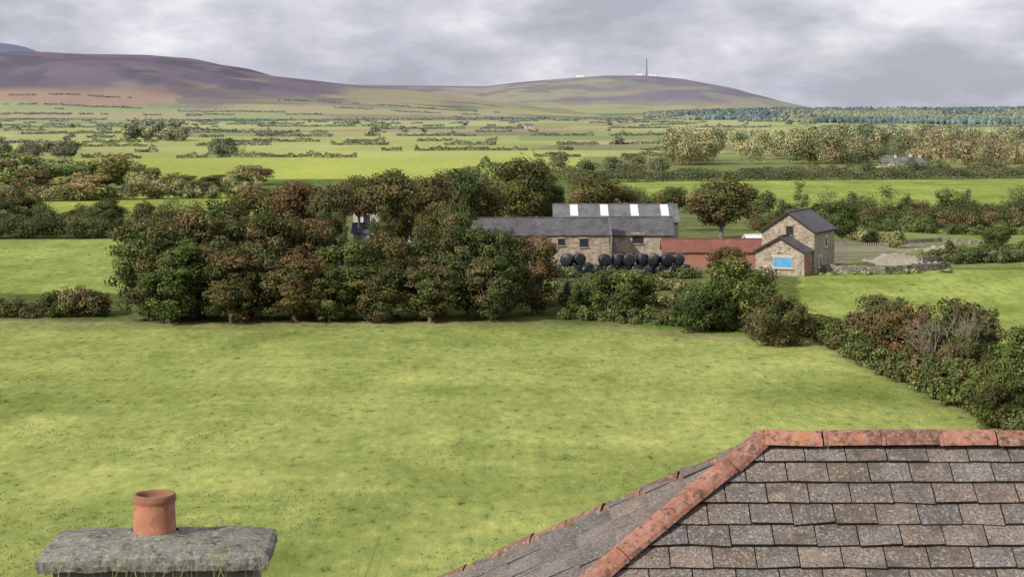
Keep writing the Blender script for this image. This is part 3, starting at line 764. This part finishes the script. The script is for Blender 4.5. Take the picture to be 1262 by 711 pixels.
PALEROCK = simple('pale_rubble', (.23, .20, .155), (.36, .32, .26), 2)
rocks('rubble_heap', 1108, 222, 110, 4.5, .9, 2, PALEROCK); rocks('rubble_heap', 1160, 240, 40, 5, .4, 3, PALEROCK)
x0, y0 = gp(1088, 340)
polymesh('concrete_ramp', [(x0-1.6, y0, 1.0), (x0+4.2, y0-.4, 1.0), (x0+4.2, y0+3, 1.0), (x0-1.6, y0+3, 1.0), (x0+.6, y0+.4, 2.3), (x0+3.8, y0+.2, 2.0), (x0+3.8, y0+2.8, 2.1), (x0+.6, y0+2.8, 2.4)],
         [(0, 3, 2, 1), (4, 5, 6, 7), (0, 1, 5, 4), (1, 2, 6, 5), (2, 3, 7, 6), (3, 0, 4, 7)], PALEROCK)
fe = empty('wooden_fence', (at(1040, 222), 222, tz1(at(1040, 222), 222)))
for i in range(9):
    box('post', (i*1.1-2, i*.4, .55), (.12, .12, 1.3), GREYW, fe)
for zz in (.35, .7, 1.05): box('rail', (2.4, 1.55, zz), (9.3, .04, .1), GREYW, fe, (0, 0, math.atan2(.4, 1.1)))
fe = empty('paling_fence', (at(1030, 232), 232, 1.2))
for i in range(30): box('pale', (i*.22, 0, .8), (.12, .03, 1.7), GREYW, fe)
box('rail', (3.2, .04, .5), (6.6, .05, .08), GREYW, fe); box('rail', (3.2, .04, 1.2), (6.6, .05, .08), GREYW, fe)

# ---------------------------------------------------------------- foreground tiled roof
def tile_mat():
    m, nt, b, out = new_mat('concrete_tile'); co = objco(nt); c = att(nt)
    n0 = noise(nt, co, 2.2, 6, .6); c = mix(nt, 1, c, ramp(nt, n0, [(.3, (.72, .72, .74)), (.7, (1.2, 1.15, 1.1))]), 'MULTIPLY')
    n1_ = noise(nt, co, 34, 5, .7); c = mix(nt, ramp(nt, n1_, [(.53, 0.), (.60, .6)]), c, (.42, .39, .34))
    n4 = noise(nt, co, 55, 3, .6); c = mix(nt, ramp(nt, n4, [(.52, 0.), (.62, .8)]), c, (.055, .045, .04))
    n2_ = noise(nt, co, 5, 6, .7); c = mix(nt, ramp(nt, n2_, [(.52, 0.), (.64, .65)]), c, (.08, .065, .05))
    n3_ = noise(nt, co, 7, 7, .8); c = mix(nt, ramp(nt, n3_, [(.64, 0.), (.70, .8)]), c, (.40, .20, .06))
    nt.links.new(c, b.inputs['Base Color']); b.inputs['Roughness'].default_value = .9
    bump(nt, b, n1_, .5, .006); return m
TILE = tile_mat(); BUTT = simple('tile_edge_shade', (.03, .027, .02), (.065, .055, .04), 9)  # dark edge colour paints in the shadow lines between tile courses
def terra_mat(name, c1, c2, lich=.6):
    m, nt, b, out = new_mat(name); co = objco(nt)
    n = noise(nt, co, 5, 6, .65); c = ramp(nt, n, [(.3, c1), (.7, c2)])
    c = mix(nt, 1, c, att(nt), 'MULTIPLY')
    n1_ = noise(nt, co, 22, 5, .7); c = mix(nt, ramp(nt, n1_, [(.50, 0.), (.60, lich)]), c, (.34, .29, .24))
    n2_ = noise(nt, co, 13, 6, .75); c = mix(nt, ramp(nt, n2_, [(.51, 0.), (.60, .85)]), c, (.075, .05, .04))
    n3_ = noise(nt, co, 4, 6, .7); c = mix(nt, ramp(nt, n3_, [(.58, 0.), (.66, .7)]), c, (.42, .20, .06))
    nt.links.new(c, b.inputs['Base Color']); bump(nt, b, n1_, .8, .01); return m
TERRA = terra_mat('terracotta_ridge', (.24, .10, .07), (.38, .17, .12))
TERRA_D = terra_mat('weathered_terracotta', (.14, .075, .05), (.25, .13, .09))
A = np.array([at(938, 16.5), 16.5, EYE-(543-135)*K*16.5]); S = .81; AA = 1.32; RUN = 3.6
house = empty('tiled_roof_house', tuple(A), 0)
def tile_face(name, e, d, nrm, u_rng, slen, clips, seed, w=.35, g=.222, lf=.034):
    r = np.random.default_rng(seed); bm = bmesh.new(); lay = bm.verts.layers.float_color.new('Col')
    e, d, nrm = map(np.array, (e, d, nrm)); rows_ = int(slen/g)
    for i in range(rows_):
        t0 = i*g-.02; t1 = t0+g+.05
        x = u_rng[0]+(.5*w if i % 2 else 0)+r.normal()*.012
        while x < u_rng[1]:
            xa = x+.005; xb = x+w-.005; lift = lf+r.normal()*.005; sk = r.normal()*.006; th = .024
            pts = []
            for (xx, tt, hh) in ((xa, t0, .0), (xb, t0, .0), (xb, t1+sk, lift), (xa, t1-sk, lift+r.normal()*.003)):
                pts.append((xx, tt, hh))
            sh = r.uniform(.76, 1.2); tint = r.uniform(-.010, .016)
            cl_ = (.175*sh+tint, .152*sh, .140*sh-tint, 1)
            vs = []
            for dh in (0, -th):
                for (xx, tt, hh) in pts:
                    co_ = e*xx+d*tt+nrm*(hh+dh); v_ = bm.verts.new(co_); v_[lay] = cl_; vs.append(v_)
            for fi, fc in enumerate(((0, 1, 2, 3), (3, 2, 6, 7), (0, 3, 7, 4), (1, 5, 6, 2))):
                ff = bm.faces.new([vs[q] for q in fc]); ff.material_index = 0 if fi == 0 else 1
            x += w
    for co_, no_, inner in clips:
        bmesh.ops.bisect_plane(bm, geom=bm.verts[:]+bm.edges[:]+bm.faces[:], dist=1e-5, plane_co=co_, plane_no=no_, clear_inner=inner, clear_outer=not inner)
    bmesh.ops.recalc_face_normals(bm, faces=bm.faces)
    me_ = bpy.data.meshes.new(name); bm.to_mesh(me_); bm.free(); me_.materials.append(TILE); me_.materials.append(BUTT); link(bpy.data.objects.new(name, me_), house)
nf = math.sqrt(1+S*S); SE = S/AA; ne = math.sqrt(1+SE*SE); LR = 9.0
hipN = (1, -AA, 0); hipF = (1, AA, 0)
tile_face('front_tiles', (1, 0, 0), (0, -1/nf, -S/nf), (0, -S/nf, 1/nf), (-AA*RUN-.5, LR), RUN*nf, [((0, 0, 0), hipN, True)], 1)
tile_face('back_tiles', (1, 0, 0), (0, 1/nf, -S/nf), (0, S/nf, 1/nf), (-AA*RUN-.5, LR), RUN*nf, [((0, 0, 0), hipF, True)], 2)
tile_face('hip_end_tiles', (0, 1, 0), (-1/ne, 0, -SE/ne), (-SE/ne, 0, 1/ne), (-RUN-.4, RUN+.4), AA*RUN*ne, [((0, 0, 0), hipN, False), ((0, 0, 0), hipF, False)], 3, w=.55, g=.36, lf=.05)
# deck and walls under the tiles
zt = -.05; ze = -S*RUN-.05
polymesh('roof_deck', [(0, 0, zt), (LR, 0, zt), (LR, -RUN, ze), (-AA*RUN, -RUN, ze), (-AA*RUN, RUN, ze), (LR, RUN, ze)], [(0, 1, 2, 3), (0, 3, 4), (0, 4, 5, 1), (1, 5, 2), (2, 5, 4, 3)], DARKW, house)
box('walls', ((LR-AA*RUN)/2, 0, ze-2.8), (LR+AA*RUN-.6, 2*RUN-.6, 5.5), RENDER, house)
def ridge_run(name, p0, d, n, L, rad, seed, squash=.62, drop=-.02, mat=None):
    r = np.random.default_rng(seed); p0 = np.array(p0, float); d = norm(np.array(d, float))
    side = norm(np.cross(d, (0, 0, 1))); up = np.cross(side, d); v = []; f = []; C = []
    prof_ = [(-1, -.28), (-.86, .18), (-.5, .72), (-.18, .98), (0, 1.03), (.18, .98), (.5, .72), (.86, .18), (1, -.28)]
    for i in range(n):
        a0 = i*L+r.normal()*.006; a1 = a0+L*.98; b0 = len(v); sh = r.uniform(.7, 1.25); jz = r.normal()*.007; jr = r.normal()*.02
        for (aa, k_) in ((a0, 1.0), (a0+.03, 1.03), (a0+.031, .97), (a1-.03, .97), (a1, .95)):
            for q in (1, .86):
                for (sx, sz) in prof_:
                    v.append(p0+d*aa+side*(sx*rad*k_*q)+up*(sz*rad*squash*k_*q+drop+jz+(aa-a0)*jr)); C.append((sh, sh, sh, 1))
        m_ = len(prof_)
        for s_ in range(4):
            for j in range(m_-1):
                a_ = b0+s_*2*m_+j; c_ = b0+(s_+1)*2*m_+j; f.append((a_, a_+1, c_+1, c_))
            for j in (0, m_-1):
                a_ = b0+s_*2*m_+j; f.append((a_, a_+m_, a_+m_+2*m_, a_+2*m_))
        for s_ in (0, 4):
            for j in range(m_-1):
                a_ = b0+s_*2*m_+j; f.append((a_, a_+1, a_+1+m_, a_+m_))
    me_ = bpy.data.meshes.new(name); me_.from_pydata([tuple(x) for x in v], [], f)
    a_ = me_.color_attributes.new('Col', 'FLOAT_COLOR', 'POINT'); a_.data.foreach_set('color', np.array(C, np.float32).ravel())
    me_.materials.append(mat or TERRA); link(bpy.data.objects.new(name, me_), house)
ridge_run('ridge_tiles', (.02, 0, .03), (1, 0, 0), 18, .5, .14, 1)
hl = math.sqrt(AA*AA+1+S*S)*RUN
ridge_run('near_hip_tiles', (0, 0, .045), (-AA, -1, -S), int(hl/.45), .45, .13, 2)
ridge_run('far_hip_tiles', (0, 0, .005), (-AA, 1, -S), int(hl/.45), .45, .11, 3, mat=TERRA_D)

# ---------------------------------------------------------------- chimney on the nearer house
def conc():
    m, nt, b, out = new_mat('weathered_concrete'); co = objco(nt)
    n = noise(nt, co, 3, 7, .7); c = ramp(nt, n, [(.3, (.12, .115, .105)), (.7, (.27, .26, .23))])
    n1_ = noise(nt, co, 40, 5, .75); c = mix(nt, ramp(nt, n1_, [(.50, 0.), (.6, .6)]), c, (.42, .40, .33))
    n2_ = noise(nt, co, 17, 6, .75); c = mix(nt, ramp(nt, n2_, [(.52, 0.), (.62, .85)]), c, (.06, .06, .035))
    n5_ = noise(nt, co, 7, 6, .75); c = mix(nt, ramp(nt, n5_, [(.56, 0.), (.66, .6)]), c, (.16, .16, .07))
    nt.links.new(c, b.inputs['Base Color']); b.inputs['Roughness'].default_value = .95; bump(nt, b, n1_, .8, .015); return m
CONC = conc()
ch = empty('chimney_house', (-1.84, 10.0, 15.5), R(3))
w2, d2 = .585, .32; zt = 1.235; nx_, ny_ = 60, 24; v = []; f = []; r = np.random.default_rng(12)
for j in range(ny_+1):
    for i in range(nx_+1):
        x = -w2+2*w2*i/nx_; y = -d2+2*d2*j/ny_
        ed = min(1-abs(x)/w2, (1-abs(y)/d2)); hgt = .045*min(1, ed*2.2)
        ex = (fbm(x*5, y*5, 9, 3)-.5)*.03*(ed < .01)
        v.append((x*(1+ex)+r.normal()*.0015, y*(1+ex*2)+r.normal()*.0015, zt+hgt-.012*(ed < .02)+float(fbm(x*9+3, y*9, 4, 3)-.5)*.025))
for j in range(ny_):
    for i in range(nx_): a_ = j*(nx_+1)+i; f.append((a_, a_+1, a_+nx_+2, a_+nx_+1))
ring = [i for i in range(nx_+1)]+[(j)*(nx_+1)+nx_ for j in range(1, ny_+1)]+[ny_*(nx_+1)+i for i in range(nx_-1, -1, -1)]+[j*(nx_+1) for j in range(ny_-1, 0, -1)]
b0 = len(v)
for q in ring: v.append((v[q][0]*1.005+r.normal()*.002, v[q][1]*1.005+r.normal()*.003, zt-.045+r.normal()*.002))
b1 = len(v)
for q in ring: v.append((v[q][0]*.985, v[q][1]*.98, zt-.075+r.normal()*.003))
n_ = len(ring)
for i in range(n_):
    j = (i+1) % n_; f.append((ring[i], b0+i, b0+j, ring[j])); f.append((b0+i, b1+i, b1+j, b0+j))
f.append(tuple(b1+i for i in range(n_)))
polymesh('chimney_cap', v, f, CONC, ch)
box('chimney_stack', (0, 0, .43), (1.02, .5, 1.46), simple('grey_render', (.12, .115, .10), (.24, .23, .2), 6, bmp=.01), ch)
pr = [(.122, -.02), (.119, .02), (.112, .17), (.113, .185), (.117, .19), (.118, .205), (.116, .225), (.110, .232), (.100, .230), (.095, .215), (.095, -.02)]
n = 48; v = []; f = []
for (r0, z) in pr:
    for j in range(n): a0 = 2*math.pi*j/n; v.append((r0*.94*math.cos(a0), r0*.94*math.sin(a0), z*.92))
for i in range(len(pr)-1):
    for j in range(n): f.append((i*n+j, i*n+(j+1) % n, (i+1)*n+(j+1) % n, (i+1)*n+j))
def pot_mat():
    m, nt, b, out = new_mat('terracotta_pot'); co = objco(nt)
    n = noise(nt, co, 8, 7, .7, (1, 1, 2)); c = ramp(nt, n, [(.3, (.33, .13, .075)), (.7, (.50, .24, .15))])
    n2_ = noise(nt, co, 30, 5, .7); c = mix(nt, ramp(nt, n2_, [(.56, 0.), (.66, .6)]), c, (.14, .07, .05))
    sp = N(nt, 'ShaderNodeSeparateXYZ'); nt.links.new(co, sp.inputs[0])
    c = mix(nt, ramp(nt, sp.outputs[2], [(.16, 0.), (.20, .6)]), c, (.12, .065, .045))
    nt.links.new(c, b.inputs['Base Color']); bump(nt, b, n2_, .4, .004); return m
polymesh('chimney_pot', v, f, pot_mat(), ch, (-.03, 0, zt+.045), smooth=True)
v = []; f = []
for (r0, z) in ((.19, -.01), (.15, .018), (.12, .035)):
    for j in range(n): a0 = 2*math.pi*j/n; rr = r0*(1+.06*math.sin(5*a0)); v.append((rr*math.cos(a0), rr*math.sin(a0), z))
for i in range(2):
    for j in range(n): f.append((i*n+j, i*n+(j+1) % n, (i+1)*n+(j+1) % n, (i+1)*n+j))
polymesh('mortar_fillet', v, f, CONC, ch, (-.03, 0, zt+.03), smooth=True)
gabled(ch, 7, 4.2, -1.3, -.15, RENDER, SLATE_L, pfx='house_', ox=-2.2)

# ---------------------------------------------------------------- sky, sun, camera
to_sun = Vector((-.68, -.62, .58)).normalized()
el = math.asin(to_sun.z); rot = math.atan2(to_sun.x, to_sun.y)
w = bpy.data.worlds.new('World'); scene.world = w; w.use_nodes = True; nt = w.node_tree; nt.nodes.clear()
out = N(nt, 'ShaderNodeOutputWorld'); sky = N(nt, 'ShaderNodeTexSky', sky_type='NISHITA'); sky.sun_disc = False
sky.sun_elevation = el; sky.sun_rotation = rot; sky.altitude = 50; sky.dust_density = 2
bg1 = N(nt, 'ShaderNodeBackground'); bg1.inputs[1].default_value = .10; nt.links.new(sky.outputs[0], bg1.inputs[0])
gen = N(nt, 'ShaderNodeTexCoord').outputs['Generated']
nA = noise(nt, gen, 1.0, 5, .55, (8, 8, 20)); nB = noise(nt, gen, 1.0, 5, .58, (24, 24, 50)); nC = noise(nt, gen, 1.0, 3, .5, (4.3, 4.3, 13))
mth = N(nt, 'ShaderNodeMath', operation='MULTIPLY_ADD'); nt.links.new(nB, mth.inputs[0]); mth.inputs[1].default_value = .26; nt.links.new(nA, mth.inputs[2])
cc_ = ramp(nt, mth.outputs[0], [(.50, (.46, .47, .55)), (.58, (.56, .57, .66)), (.66, (.70, .70, .78)), (.76, (.93, .92, .96))])
cc_ = mix(nt, 1, cc_, ramp(nt, nC, [(.35, .94), (.65, 1.08)]), 'MULTIPLY')
bg2 = N(nt, 'ShaderNodeBackground'); bg2.inputs[1].default_value = 1.0; nt.links.new(cc_, bg2.inputs[0])
ms = N(nt, 'ShaderNodeMixShader'); nt.links.new(ramp(nt, nC, [(.5, .95), (.62, .72)]), ms.inputs[0])
nt.links.new(bg1.outputs[0], ms.inputs[1]); nt.links.new(bg2.outputs[0], ms.inputs[2]); nt.links.new(ms.outputs[0], out.inputs[0])
sl = bpy.data.lights.new('sun', 'SUN'); sl.energy = 4.5; sl.angle = R(.5); sl.color = (1, .94, .83)
so = link(bpy.data.objects.new('sun', sl)); so.rotation_euler = to_sun.to_track_quat('Z', 'Y').to_euler(); so.location = (0, 0, 60)
cd = bpy.data.cameras.new('camera'); cam = link(bpy.data.objects.new('camera', cd))
cam.location = (0, 0, EYE); cam.rotation_euler = (R(90), 0, 0)
cd.sensor_width = 36; cd.lens = 2355/1262*36; cd.shift_y = -(355.5-135)/1262; cd.clip_start = .1; cd.clip_end = 40000
scene.camera = cam
scene.view_settings.view_transform = 'Standard'; scene.view_settings.look = 'None'; scene.view_settings.exposure = 0
